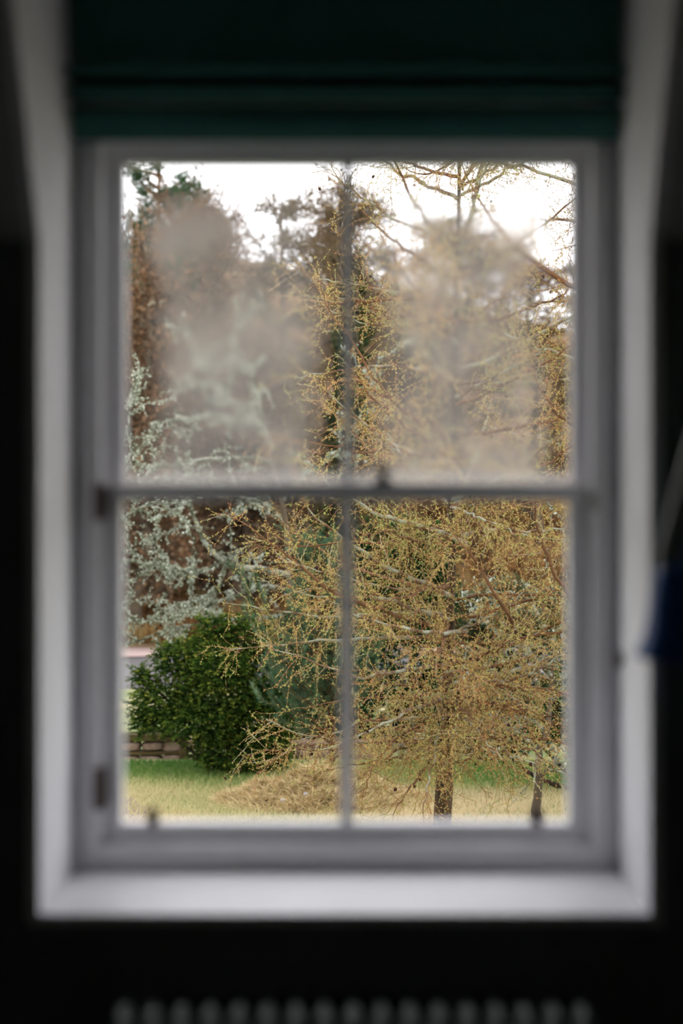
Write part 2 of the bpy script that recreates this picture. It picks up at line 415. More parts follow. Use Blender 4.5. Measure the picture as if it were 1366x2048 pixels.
# ------------------------------------------------------------------ roman blind
zbot = Z(277, 2.58)
bd = thing('roman_blind', (WX, 2.55, zbot), 'dark green roman blind drawn up in folds above the window', 'blind')
def yb(z): return 2.586 - (z - zbot) * 0.20
bx0, bx1 = XL + 0.006, XR - 0.004
zz = [Z(277, 2.58), Z(210, 2.57), Z(174, 2.565), Z(140, 2.56)]
prism('blind_panel', [(yb(zz[2]), zz[2] - 0.01), (yb(ZD - 0.004), ZD - 0.004), (yb(ZD) + 0.006, ZD - 0.004), (yb(zz[2]) + 0.006, zz[2] - 0.01)], bx0, bx1, M['blind'], bd)
def fold(z0, z1, out):
    pts = []; n = 10
    for k in range(n + 1):                      # the front of the fold bellies into the room
        t = k / n; z = z0 + (z1 - z0) * t
        pts.append((yb(z) - out * (0.35 + 0.65 * math.sin(math.pi * (0.12 + 0.80 * (1 - t)))), z))
    pts.append((yb(z1) - 0.001, z1)); pts.append((yb(z0) - 0.001, z0))
    return prism('blind_fold', pts, bx0 + 0.002, bx1 - 0.002, M['blind'], bd, smooth=True)
fold(zz[0], zz[1] - 0.004, 0.030); fold(zz[1] + 0.006, zz[2] - 0.004, 0.042); fold(zz[2] + 0.010, zz[3], 0.052)
prism('bottom_bar', [(yb(zz[0]) - 0.012, zz[0] - 0.004), (yb(zz[0]), zz[0] - 0.004), (yb(zz[0]), zz[0] + 0.002), (yb(zz[0]) - 0.012, zz[0] + 0.002)], bx0 + 0.002, bx1 - 0.002, M['blind'], bd)

# ------------------------------------------------------------------ column radiator under the sill
YR = 2.255
rx = np.linspace(X(247, YR), X(1163, YR), 17); ztop = Z(2010, YR)
rad = thing('column_radiator', (rx.mean(), YR, 0), 'pale grey column radiator on the dark wall below the window', 'radiator')
prof = [(0.0, 0.0), (0.55, 0.008)] + [(1.0, 0.03), (1.0, ztop - 0.15)] + [(math.cos(t), ztop - 0.13 - 0.028 + 0.028 * math.sin(t)) for t in np.linspace(0.1, 1.45, 6)] + [(0.0, ztop - 0.13)]
cme = lathe_me('column', [(r * 0.0165, z) for r, z in prof], M['radiator'], 14)
cv = np.zeros(len(cme.vertices) * 3, np.float32); cme.vertices.foreach_get('co', cv); cv = cv.reshape(-1, 3); cv[:, 1] *= 2.9; cme.vertices.foreach_set('co', cv.ravel()); cme.update()
for x in rx: link('column', cme, rad, at=(x, YR, 0.13))
for z in (0.2, ztop - 0.10):
    tube_obj('header_pipe', [(rx[0] - 0.02, YR, z), (0, YR, z), (rx[-1] + 0.02, YR, z)], 0.016, M['radiator'], rad, 12, 4)
for x in (rx[0], rx[-1]):
    box('foot', x - 0.014, x + 0.014, YR - 0.03, YR + 0.03, 0.0, 0.14, M['radiator'], rad, 0.004)
tube_obj('feed_pipe', [(rx[-1] + 0.02, YR, 0.2), (rx[-1] + 0.07, YR, 0.19), (rx[-1] + 0.08, YR, 0.1), (rx[-1] + 0.08, YR, 0.0)], 0.008, M['lamparm'], rad, 8)

# ------------------------------------------------------------------ swing-arm wall lamp
YL = 2.13
sh = P(1354, 1138, YL); wb = np.array([X(1490, YW), YW, Z(600, YW)])
lamp = thing('wall_lamp', tuple(wb), 'blue metal wall lamp on a pale grey arm beside the window', 'lamp')
pm = lathe_me('wall_plate', [(0, 0), (0.045, 0), (0.045, 0.012), (0.03, 0.02), (0, 0.02)], M['lamparm'], 20)
wp = link('wall_plate', pm, lamp, at=tuple(wb)); wp.rotation_euler = (math.pi / 2, 0, 0)
tube_obj('arm', [wb + (0, -0.015, 0), wb + (0, -0.10, -0.02), P(1440, 720, YL + 0.03), P(1400, 850, YL), P(1368, 960, YL), P(1330, 1105, YL), P(1326, 1142, YL)], 0.011, M['lamparm'], lamp, 10, 40)
sp = [(0.0, 0.006), (0.020, 0.006), (0.030, 0.0), (0.034, -0.012), (0.036, -0.04), (0.038, -0.075), (0.042, -0.098), (0.050, -0.118), (0.053, -0.124), (0.050, -0.122), (0.039, -0.098), (0.035, -0.075), (0.032, -0.02), (0.0, -0.012)]
shm = lathe_me('shade', [(r * 1.05, z * 1.08) for r, z in sp], M['lampblue'], 28)
so = link('shade', shm, lamp, at=tuple(sh)); so.rotation_euler = (0.05, math.radians(3), 0)
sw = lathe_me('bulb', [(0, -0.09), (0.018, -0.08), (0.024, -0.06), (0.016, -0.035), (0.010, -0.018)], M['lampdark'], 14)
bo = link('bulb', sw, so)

# ================================================================== outside
# ------------------------------------------------------------------ ground
def terrain(x, y):
    z = np.full_like(x, GZ)
    z = z + np.where(y > 29.5, 0.20 * np.minimum(y - 29.5, 5.5), 0)
    crest = 0.315 - 0.0045 * np.clip(x, -25, 25)
    z = z + np.where(y > 35, crest * np.minimum(y - 35, 45), 0)
    z = z + np.where(y > 31, 0.35 * np.sin(x * 0.55 + y * 0.3) + 0.2 * np.sin(x * 1.3 - y * 0.7), 0) * np.clip((y - 31) / 8, 0, 1)
    return z
def grid_obj(name, x0, x1, y0, y1, nx, ny, mat, dz=0.0, fn=terrain):
    gx, gy = np.meshgrid(np.linspace(x0, x1, nx), np.linspace(y0, y1, ny))
    V = np.stack([gx, gy, fn(gx, gy) + dz], -1).reshape(-1, 3)
    i = np.arange(nx * ny).reshape(ny, nx)
    F = np.stack([i[:-1, :-1], i[:-1, 1:], i[1:, 1:], i[1:, :-1]], -1).reshape(-1, 4)
    return put(name, V, [F], mat, smooth=True)
M['lawn'] = mat_noise('lawn_soil', [(0.28, veg(108, 132, 74)), (0.45, veg(146, 158, 98)), (0.60, veg(204, 192, 142)), (0.8, veg(216, 198, 150))], scale=1.1, detail=6, rough=0.95, bump=0.6, bscale=30)
M['hill'] = mat_noise('wooded_hillside', [(0.30, veg(82, 70, 50)), (0.45, veg(118, 98, 68)), (0.58, veg(140, 104, 70)), (0.72, veg(150, 138, 104))], scale=0.35, detail=8, rough=1.0, bump=1.0, bscale=2.0)
M['road'] = mat_noise('grey_tarmac', [(0.3, veg(120, 116, 116)), (0.7, veg(140, 134, 134))], scale=3, detail=6, rough=0.9)
M['verge'] = mat_noise('pinkish_stone_verge', [(0.3, veg(196, 168, 160)), (0.7, veg(214, 186, 178))], scale=2, rough=0.95)
M['gravel'] = mat_noise('pinkish_gravel', [(0.3, veg(176, 152, 146)), (0.7, veg(206, 184, 176))], scale=30, detail=6, rough=0.95, bump=0.5)
struct(grid_obj('lawn', -14, 14, 2.8, 29.5, 57, 54, M['lawn']))
struct(grid_obj('hillside', -60, 60, 29.5, 95, 121, 67, M['hill']))
def strip(name, pts, mat, z, th=0.02):
    pts = np.array(pts); n = len(pts)
    V = np.vstack([np.c_[pts, np.full(n, z)], np.c_[pts, np.full(n, z - th)]])
    F = [np.array([[0, 1, 2, 3]]), np.array([[k, k + n, (k + 1) % n + n, (k + 1) % n] for k in range(n)])]
    return struct(put(name, V, F, mat))
strip('road', [(-14, 21.8), (14, 24.8), (14, 29.4), (-14, 26.4)], M['road'], GZ + 0.015)
strip('road_verge', [(-14, 26.4), (14, 29.4), (14, 30.6), (-14, 28.2)], M['verge'], GZ + 0.05)
strip('gravel_path', [(-6, 12.0), (X(285, 13.0), 12.0), (X(300, 14.0), 13.9), (X(262, 14.6), 14.5), (-6, 14.6)][:4], M['gravel'], GZ + 0.012)

# grass blades on the part of the lawn in view
def grass(name, n, xr, yr, hmin, hmax, wid, mat, label, cat, fn=None):
    x = RNG.uniform(*xr, n); y = RNG.uniform(*yr, n)
    m = n // 3; x[:m] = RNG.uniform(-6.5, 5.5, m); y[:m] = RNG.uniform(10.0, yr[1], m)     # thinner out to the sides
    z = terrain(x, y) if fn is None else fn(x, y)
    d = norm(np.stack([RNG.normal(0, 0.55, n), RNG.normal(0, 0.55, n), np.ones(n)], -1))
    patch = 0.5 + 0.25 * np.sin(x * 1.7 + y * 0.9) + 0.25 * np.sin(x * 0.8 - y * 2.3 + 1.0)
    far = np.clip((y - 14.6) / 1.0, 0, 1)
    r = np.clip(0.55 * patch + 0.35 * RNG.random(n) + 0.34 - 0.62 * far, 0, 1)
    V, F = blades(np.stack([x, y, z], -1), d, RNG.uniform(hmin, hmax, n), RNG.uniform(wid * 0.6, wid, n))
    return tag(put(name, V, [F], mat, rnd=np.repeat(r, 3)), label, cat, kind='stuff')
M['grass'] = mat_leaf('grass_blades', [(0.0, veg(96, 140, 66, 1.3)), (0.3, veg(146, 168, 92, 1.4)), (0.55, veg(216, 208, 150, 1.4)), (1.0, veg(236, 216, 174, 1.5))], 0.35)
grass('lawn_grass', 105000, (-3.4, 3.2), (12.8, 16.5), 0.03, 0.075, 0.012, M['grass'], 'short mixed green and straw-coloured lawn grass under the trees', 'grass')

# ------------------------------------------------------------------ dry grass mound
mc = np.array([X(640, 14.25), 14.35, GZ])
LUMPS = [(-0.05, 0.02, 0.42, 0.36, 0.34), (-0.48, -0.02, 0.34, 0.30, 0.21), (0.30, 0.05, 0.40, 0.34, 0.27), (-0.72, -0.06, 0.22, 0.22, 0.10), (0.62, -0.04, 0.34, 0.28, 0.13), (0.05, -0.26, 0.55, 0.26, 0.16)]
def mound_h(x, y):
    h = np.zeros_like(x)
    for dx, dy, rx_, ry_, hh in LUMPS:
        q = ((x - mc[0] - dx) / rx_) ** 2 + ((y - mc[1] - dy) / ry_) ** 2
        h = np.maximum(h, hh * np.exp(-1.3 * q))
    h = h + 0.02 * np.sin(x * 19 + 3 * y) * np.sin(y * 15 - x * 4) * np.clip(h * 8, 0, 1)
    return GZ - 0.012 + h
M['straw'] = mat_leaf('dry_grass', [(0.0, veg(132, 112, 66)), (0.35, veg(206, 178, 124, 1.5)), (0.8, veg(242, 222, 180, 1.8)), (1.0, veg(196, 190, 130, 1.4))], 0.3)
mound = thing('dry_grass_mound', tuple(mc), 'heap of dry straw-coloured grass on the lawn beside the dark yew', 'grass mound')
a = np.linspace(0, 2 * np.pi, 49)[:-1]; rr = np.linspace(0, 1, 15)
V = []; 
for r in rr:
    x = mc[0] + 1.05 * r * np.cos(a); y = mc[1] + 0.62 * r * np.sin(a); V.append(np.stack([x, y, mound_h(x, y)], -1))
i = np.arange(15 * 48).reshape(15, 48)
F = np.stack([i[:-1], np.roll(i[:-1], -1, 1), np.roll(i[1:], -1, 1), i[1:]], -1).reshape(-1, 4)
put('heap', np.concatenate(V), [F], M['straw'], mound, rnd=np.clip(RNG.normal(0.35, 0.25, 15 * 48), 0, 1), smooth=True)
n = 26000; ang = RNG.uniform(0, 2 * np.pi, n); r = np.sqrt(RNG.random(n)) * 1.02
x = mc[0] + 1.05 * r * np.cos(ang); y = mc[1] + 0.62 * r * np.sin(ang); z = mound_h(x, y)
d = norm(np.stack([np.cos(ang) * 0.9 + RNG.normal(0, 0.7, n), np.sin(ang) * 0.9 + RNG.normal(0, 0.7, n), RNG.uniform(-0.2, 0.9, n)], -1))
V, F = blades(np.stack([x, y, z], -1), d, RNG.uniform(0.05, 0.16, n), RNG.uniform(0.006, 0.014, n))
put('straw', V, [F], M['straw'], mound, rnd=np.repeat(np.clip(0.5 + 0.25 * np.sin(x * 11 + 2) * np.sin(y * 13 + z * 20) + RNG.normal(0, 0.25, n), 0, 1), 3), kind='stuff')
M['palestone'] = mat_noise('pale_stone', [(0.3, veg(214, 206, 206)), (0.7, veg(228, 222, 224))], scale=12, rough=0.8)
def rock_me(name, sx, sy, sz, mat, seed, rough=0.16, sub=2):
    bm = bmesh.new(); bmesh.ops.create_icosphere(bm, subdivisions=sub, radius=1.0)
    g = np.random.default_rng(seed); ph = g.uniform(0, 6, 6)
    for v in bm.verts:
        c = v.co; k = 1 + rough * (math.sin(c.x * 2.3 + ph[0]) + math.sin(c.y * 2.9 + ph[1]) + math.sin(c.z * 2.6 + ph[2])) * 0.5
        q = [math.copysign(abs(t) ** 0.62, t) for t in c]
        v.co = Vector((q[0] * sx * k, q[1] * sy * k, q[2] * sz * k))
    me = bpy.data.meshes.new(name); bm.to_mesh(me); bm.free(); me.materials.append(mat)
    return me
for k, px in enumerate((566, 611)):
    p = P(px, 1593, 13.98 + 0.05 * k); zz_ = float(mound_h(np.array([p[0]]), np.array([p[1]]))[0])
    o = link('pale_stone', rock_me('pale_stone', 0.024, 0.022, 0.02, M['palestone'], 40 + k), None, at=(p[0], p[1] - 0.02, zz_ + 0.03))
    tag(o, 'small pale round stone lying in the dry grass mound', 'stone', 'pale stones in the mound')

# ------------------------------------------------------------------ low wall: rubble stones between timber rails
M['stone'] = mat_noise('rubble_stone', [(0.3, veg(118, 92, 78)), (0.5, veg(158, 128, 108)), (0.7, veg(186, 162, 140))], scale=5, rough=0.95, bump=0.5)
M['timber'] = mat_noise('mossy_timber', [(0.3, veg(74, 66, 34)), (0.55, veg(104, 88, 48)), (0.7, veg(132, 110, 66))], scale=4, rough=0.95, bump=0.4, stretch=(0.6, 8, 8))
YS = 16.75
sw_ = thing('garden_wall', (-3.0, YS, GZ), 'low rubble wall with mossy timber rails behind the dark yew', 'wall')
xa, xb = -6.0, X(720, YS)
def wz(py): return Z(py, YS)
box('rail', xa, X(364, YS), YS - 0.11, YS + 0.11, wz(1480), wz(1466), M['timber'], sw_, 0.012)
box('rail', xa, X(364, YS), YS - 0.08, YS + 0.11, wz(1508), wz(1501), M['timber'], sw_, 0.006)
box('post', X(362, YS), X(376, YS), YS - 0.12, YS + 0.1, GZ - 0.05, wz(1470), M['timber'], sw_, 0.012)
sm = [rock_me('stone', 0.13, 0.10, 0.065, M['stone'], 10 + k, 0.2) for k in range(5)]
g = np.random.default_rng(5)
for py, xe0, xe1 in ((1520, xa, xb), (1491, xa, xb), (1507, X(540, YS), xb)):
    x = xe0
    while x < xe1:
        w = g.uniform(0.75, 1.25)
        o = link('stone', sm[g.integers(5)], sw_, at=(x + 0.12 * w, YS + g.uniform(-0.02, 0.03), wz(py) + g.uniform(-0.008, 0.008)))
        o.scale = (w, 1, g.uniform(0.85, 1.05)); o.rotation_euler = (0, g.uniform(-0.1, 0.1), g.uniform(-0.2, 0.2))
        x += 0.235 * w

# ------------------------------------------------------------------ larch
M['bark'] = mat_noise('larch_bark', [(0.3, veg(56, 42, 28)), (0.5, veg(86, 66, 44)), (0.7, veg(116, 92, 66))], scale=14, rough=0.95, bump=1.0, bscale=30, stretch=(1, 1, 0.25))
M['branch'] = mat_noise('larch_branch_with_lichen', [(0.30, veg(118, 84, 56)), (0.46, veg(150, 118, 86)), (0.56, veg(186, 186, 160)), (0.75, veg(206, 208, 186))], scale=7, rough=0.95, bump=0.6, bscale=60)
M['brownbranch'] = mat_noise('larch_brown_branch', [(0.3, veg(110, 74, 46)), (0.6, veg(150, 106, 68)), (0.8, veg(170, 150, 116))], scale=9, rough=0.95, bump=0.6, bscale=60)
M['twig'] = mat_leaf('larch_twigs', [(0.0, veg(124, 90, 64)), (0.4, veg(184, 132, 90)), (0.75, veg(216, 166, 118)), (1.0, veg(222, 210, 186))], 0.0)
M['tuft'] = mat_leaf('larch_needle_tufts', [(0.0, veg(230, 160, 108, 1.2)), (0.25, veg(234, 200, 132, 1.3)), (0.5, veg(226, 214, 134, 1.35)), (1.0, veg(192, 206, 122, 1.25))], 0.4)
M['cone'] = mat_noise('larch_cone', [(0.3, veg(58, 34, 24)), (0.7, veg(92, 54, 36))], scale=60, rough=0.9)
cone_prof = [(0.0, 0.0)]
for k in range(5):
    t = k / 4; R_ = 0.0125 * math.sin(math.pi * (0.28 + 0.55 * t))
    cone_prof += [(R_, -0.004 - t * 0.021), (R_ * 0.72, -0.006 - t * 0.021)]
cone_prof.append((0.0, -0.031))
CONE = lathe_me('cone', cone_prof, M['cone'], 8, smooth=False)

def larch(name, base, top, r0, mains, main_mat, label, ncone, seed, tuft_per_m=44, sec_per_m=24, dens=1.0):
    rng = np.random.default_rng(seed)
    T = thing(name, tuple(base), label, 'tree')
    K = 22; tp = np.linspace(0, 1, K)[:, None]
    trunk = base + (top - base) * tp; trunk[1:-1, :2] += rng.normal(0, 0.012, (K - 2, 2))
    hh = tp[:, 0] * np.linalg.norm(top - base); rad = r0 * np.interp(hh, [0, 0.15, 1.0, 1.8, 3.0, 6.0, 10.0], [1.35, 1.0, 0.90, 0.55, 0.34, 0.17, 0.08])
    V, F = tubes(trunk[None], rad[None], 12); put('trunk', V, [F], M['bark'], T, smooth=True)
    KM = 18
    B = np.stack([smooth_path(m, KM) for m, _, _ in mains]); RB = np.stack([np.linspace(r * 1.3, 0.003, KM) for _, r, _ in mains])
    B[:, 1:-1] += rng.normal(0, 0.008, B[:, 1:-1].shape)
    for k in range(len(mains)):
        V, F = tubes(B[k:k + 1], RB[k:k + 1], 6)
        put('branch', V, [F], main_mat[mains[k][2]], T, smooth=True)
    Lm = np.linalg.norm(np.diff(B, axis=1), axis=2).sum(1)
    tw = Acc(); nd = Acc()
    # secondary shoots
    tipy = B[:, -1, 1]; zt = B[:, 0, 2]
    db = dens * np.where(tipy > base[1] + 0.3, 0.5, 1.0) * np.where(zt > 5.6, 0.6, 1.0)
    p, t_, i, tt = along(B, np.maximum((Lm * sec_per_m * db).astype(int), 2), 0.08, 1.0, rng)
    n = len(p); d = side_dir(t_, rng.uniform(0.5, 1.25, n), rng); d[:, 2] += rng.normal(-0.10, 0.25, n)
    ln = rng.uniform(0.10, 0.52, n) * (1.15 - 0.6 * tt)
    S = grow(p, d, ln, 6, droop=rng.uniform(-0.7, 1.3, n), wob=0.12, rng=rng)
    r = np.linspace(1, 0.45, 6)[None] * (0.0016 + 0.0026 * ln)[:, None]
    V, F = tubes(S, r, 3); tone = np.clip(rng.normal(0.5, 0.25, n), 0, 1); tw.add(V, F, np.repeat(tone, 18))
    # tertiary shoots
    p3, t3, i3, tt3 = along(S, np.maximum((ln * 11 * dens).astype(int), 1), 0.15, 1.0, rng)
    n3 = len(p3); d3 = side_dir(t3, rng.uniform(0.5, 1.2, n3), rng); d3[:, 2] += rng.normal(-0.05, 0.2, n3)
    l3 = rng.uniform(0.04, 0.22, n3)
    Q = grow(p3, d3, l3, 3, droop=rng.uniform(-0.6, 0.8, n3), wob=0.10, rng=rng)
    V, F = tubes(Q, np.linspace(0.0016, 0.0010, 3)[None] * np.ones((n3, 1)), 3); tw.add(V, F, np.repeat(np.clip(tone[i3] + rng.normal(0, .15, n3), 0, 1), 9))
    tw.put('twigs', M['twig'], T, kind='stuff')
    # spur-shoot tufts of young needles: on every shoot, all round
    hue_b = rng.random(len(mains))
    def tufts(paths, L, k, hue, t0=0.08):
        q, tg, j, _ = along(paths, np.maximum((L * k).astype(int), 2), t0, 1.0, rng)
        m = len(q); out = norm(side_dir(tg, np.full(m, 1.3), rng))
        h = np.clip(hue[j] + rng.normal(0, 0.18, m), 0, 1)
        for _ in range(5):
            ax = norm(out + rng.normal(0, 0.55, (m, 3)))
            V, F = blades(q, ax, rng.uniform(0.009, 0.0165, m), rng.uniform(0.0034, 0.0052, m), rng=rng)
            nd.add(V, F, np.repeat(h, 3))
    hs = np.clip(0.60 * hue_b[i] + 0.50 * rng.random(n) + 0.0, 0, 1)
    tufts(S, ln, tuft_per_m * dens, hs); tufts(Q, l3, tuft_per_m * dens, hs[i3])
    tufts(B, Lm, 22, hue_b, 0.35)
    nd.put('needles', M['tuft'], T, kind='stuff')
    # cones
    q, tg, j, _ = along(S, 1, 0.1, 0.95, rng); sel = rng.permutation(len(q))[:ncone]
    for k in sel:
        o = link('cone', CONE, T, at=q[k]); o.rotation_euler = (rng.uniform(-0.9, 0.9), rng.uniform(-0.9, 0.9), 0)
        s = rng.uniform(0.75, 1.15); o.scale = (s, s, s)
    return T

LB = np.array([X(882, 11.2), 11.2, GZ]); LT = LB + (0.25, 0.2, 9.0)
rng = np.random.default_rng(21)
mains = []
def br_(pts, r, m=0): mains.append((np.array([P(*q) for q in pts]), r, m))
# branches that read clearly in the photograph
br_([(905, 1195, 11.2), (860, 1170, 10.9), (790, 1142, 10.4), (718, 1102, 10.1), (640, 1040, 9.9), (600, 1000, 9.9)], 0.019)
br_([(905, 1240, 11.2), (850, 1226, 10.9), (790, 1203, 10.5), (722, 1190, 10.2), (640, 1196, 9.9), (560, 1165, 9.8)], 0.019)
br_([(930, 1262, 11.2), (880, 1268, 10.6), (805, 1256, 10.0), (742, 1244, 9.8), (700, 1222, 9.7), (650, 1195, 9.6)], 0.015)
br_([(890, 1255, 11.2), (780, 1225, 10.4), (690, 1195, 9.9), (620, 1150, 9.7), (540, 1085, 9.6), (440, 1018, 9.6)], 0.015, 1)
br_([(880, 1508, 11.2), (790, 1490, 10.8), (700, 1482, 10.5), (640, 1477, 10.4), (580, 1465, 10.3), (532, 1438, 10.3)], 0.010)
br_([(1180, 1270, 10.9), (1145, 1204, 10.3), (1105, 1135, 10.0), (1080, 1070, 9.9), (1062, 1005, 9.8), (1030, 930, 9.8)], 0.016, 1)
br_([(960, 1330, 11.2), (1022, 1262, 10.3), (990, 1190, 9.9), (955, 1130, 9.8), (920, 1085, 9.7), (880, 1035, 9.7)], 0.015, 1)
br_([(900, 1385, 11.2), (960, 1372, 10.9), (1050, 1350, 10.5), (1130, 1310, 10.2), (1200, 1270, 10.1)], 0.014)
br_([(890, 1400, 11.2), (860, 1408, 10.8), (800, 1432, 10.4), (745, 1460, 10.2), (700, 1482, 10.1), (640, 1500, 10.0)], 0.013)
br_([(930, 1085, 11.2), (850, 1055, 10.6), (780, 1040, 10.1), (720, 1010, 9.9), (650, 960, 9.8), (600, 920, 9.8)], 0.017)
br_([(930, 1070, 11.2), (1000, 1058, 10.8), (1080, 1062, 10.4), (1160, 1050, 10.2), (1240, 1020, 10.1)], 0.016)
br_([(920, 930, 11.2), (860, 885, 10.6), (790, 835, 10.2), (740, 790, 10.0), (690, 720, 9.9)], 0.014, 1)
br_([(905, 910, 11.2), (880, 870, 10.8), (800, 815, 10.5), (740, 740, 10.3), (660, 620, 10.3), (625, 560, 10.3)], 0.014, 1)
br_([(900, 1330, 11.2), (850, 1335, 10.8), (780, 1345, 10.3), (700, 1352, 10.0), (620, 1320, 9.9), (540, 1295, 9.9)], 0.014)
br_([(890, 1440, 11.2), (840, 1450, 10.9), (780, 1490, 10.6), (740, 1545, 10.5), (725, 1590, 10.5)], 0.008, 1)
br_([(905, 1500, 11.2), (960, 1500, 10.9), (1030, 1490, 10.6), (1090, 1520, 10.5), (1125, 1560, 10.5)], 0.009, 1)
br_([(900, 1530, 11.2), (950, 1515, 11.0), (1000, 1520, 10.8), (950, 1570, 10.7)][:3] + [(1040, 1545, 10.7)], 0.008, 1)
# the rest of the crown
for k in range(104):
    h = rng.uniform(1.0, 7.4); az = rng.uniform(0, 2 * np.pi)
    if rng.random() < 0.45: az = rng.uniform(np.pi * 0.95, np.pi * 2.05)        # fuller on the open side, towards the house
    c = LB + (LT - LB) * (h / 9.0)
    Lb = (2.05 - 0.17 * max(h - 2.2, 0)) * rng.uniform(0.65, 1.08) * (0.78 if h < 1.6 else 1)
    el = math.radians(rng.uniform(-8, 16) + 2.0 * max(h - 2.0, 0))
    d0 = np.array([[math.cos(az) * math.cos(el), math.sin(az) * math.cos(el), math.sin(el)]])
    pth = grow(c[None], d0, np.array([Lb]), 7, droop=rng.uniform(-0.75, 0.25) if h > 1.5 else rng.uniform(0.0, 0.6), wob=0.05, rng=rng)[0]
    mains.append((pth, rng.uniform(0.010, 0.017), int(rng.random() < 0.45)))
for k in range(20):                     # the low skirt of the crown
    h = rng.uniform(1.0, 1.6); az = 2 * np.pi * (k + rng.uniform(-0.4, 0.4)) / 20
    c = LB + (LT - LB) * (h / 9.0); el = math.radians(rng.uniform(2, 14))
    d0 = np.array([[math.cos(az) * math.cos(el), math.sin(az) * math.cos(el), math.sin(el)]])
    pth = grow(c[None], d0, np.array([rng.uniform(0.8, 1.7)]), 7, droop=rng.uniform(0.1, 0.5), wob=0.06, rng=rng)[0]
    mains.append((pth, rng.uniform(0.008, 0.013), 1))
larch('larch_tree', LB, LT, 0.075, mains, [M['branch'], M['brownbranch']], 'golden-green larch with brown cones standing on the lawn before the window', 235, 31)

# a second larch, its trunk to the right of the window
L2 = np.array([X(1420, 11.8), 11.8, GZ]); L2T = L2 + (0.0, 0.1, 10.0)
mains = []
br_([(1420, 640, 11.8), (1250, 600, 11.2), (1145, 572, 10.9), (1060, 515, 10.7), (1000, 455, 10.6), (950, 385, 10.6), (915, 300, 10.6)], 0.022, 1)
br_([(1420, 760, 11.8), (1250, 745, 11.1), (1130, 712, 10.8), (1045, 684, 10.7), (960, 640, 10.6)], 0.020, 0)
br_([(1420, 420, 11.8), (1250, 395, 11.3), (1145, 368, 11.0), (1040, 335, 10.8), (960, 318, 10.7), (860, 290, 10.6)], 0.018, 0)
br_([(1420, 480, 11.8), (1250, 460, 11.3), (1145, 443, 11.1), (1060, 438, 11.0), (980, 420, 11.0)], 0.017, 0)
br_([(1420, 980, 11.8), (1250, 900, 11.0), (1140, 850, 10.7), (1085, 780, 10.6), (1060, 700, 10.6)], 0.016, 1)
br_([(1420, 330, 11.8), (1200, 300, 11.0), (1050, 270, 10.8), (940, 300, 10.7), (860, 350, 10.7), (800, 330, 10.7)], 0.016, 1)
for k in range(34):
    h = rng.uniform(2.2, 8.2); az = rng.uniform(np.pi * 0.8, np.pi * 1.75)
    c = L2 + (L2T - L2) * (h / 10.0); Lb = (2.1 - 0.12 * max(h - 3, 0)) * rng.uniform(0.65, 1.05)
    el = math.radians(rng.uniform(-8, 18))
    d0 = np.array([[math.cos(az) * math.cos(el), math.sin(az) * math.cos(el), math.sin(el)]])
    pth = grow(c[None], d0, np.array([Lb]), 7, droop=rng.uniform(-0.6, 0.3), wob=0.05, rng=rng)[0]
    mains.append((pth, rng.uniform(0.010, 0.017), int(rng.random() < 0.45)))
larch('larch_tree', L2, L2T, 0.10, mains, [M['branch'], M['brownbranch']], 'larch whose dark lichened branches reach in behind the right upper pane', 60, 32, sec_per_m=30)

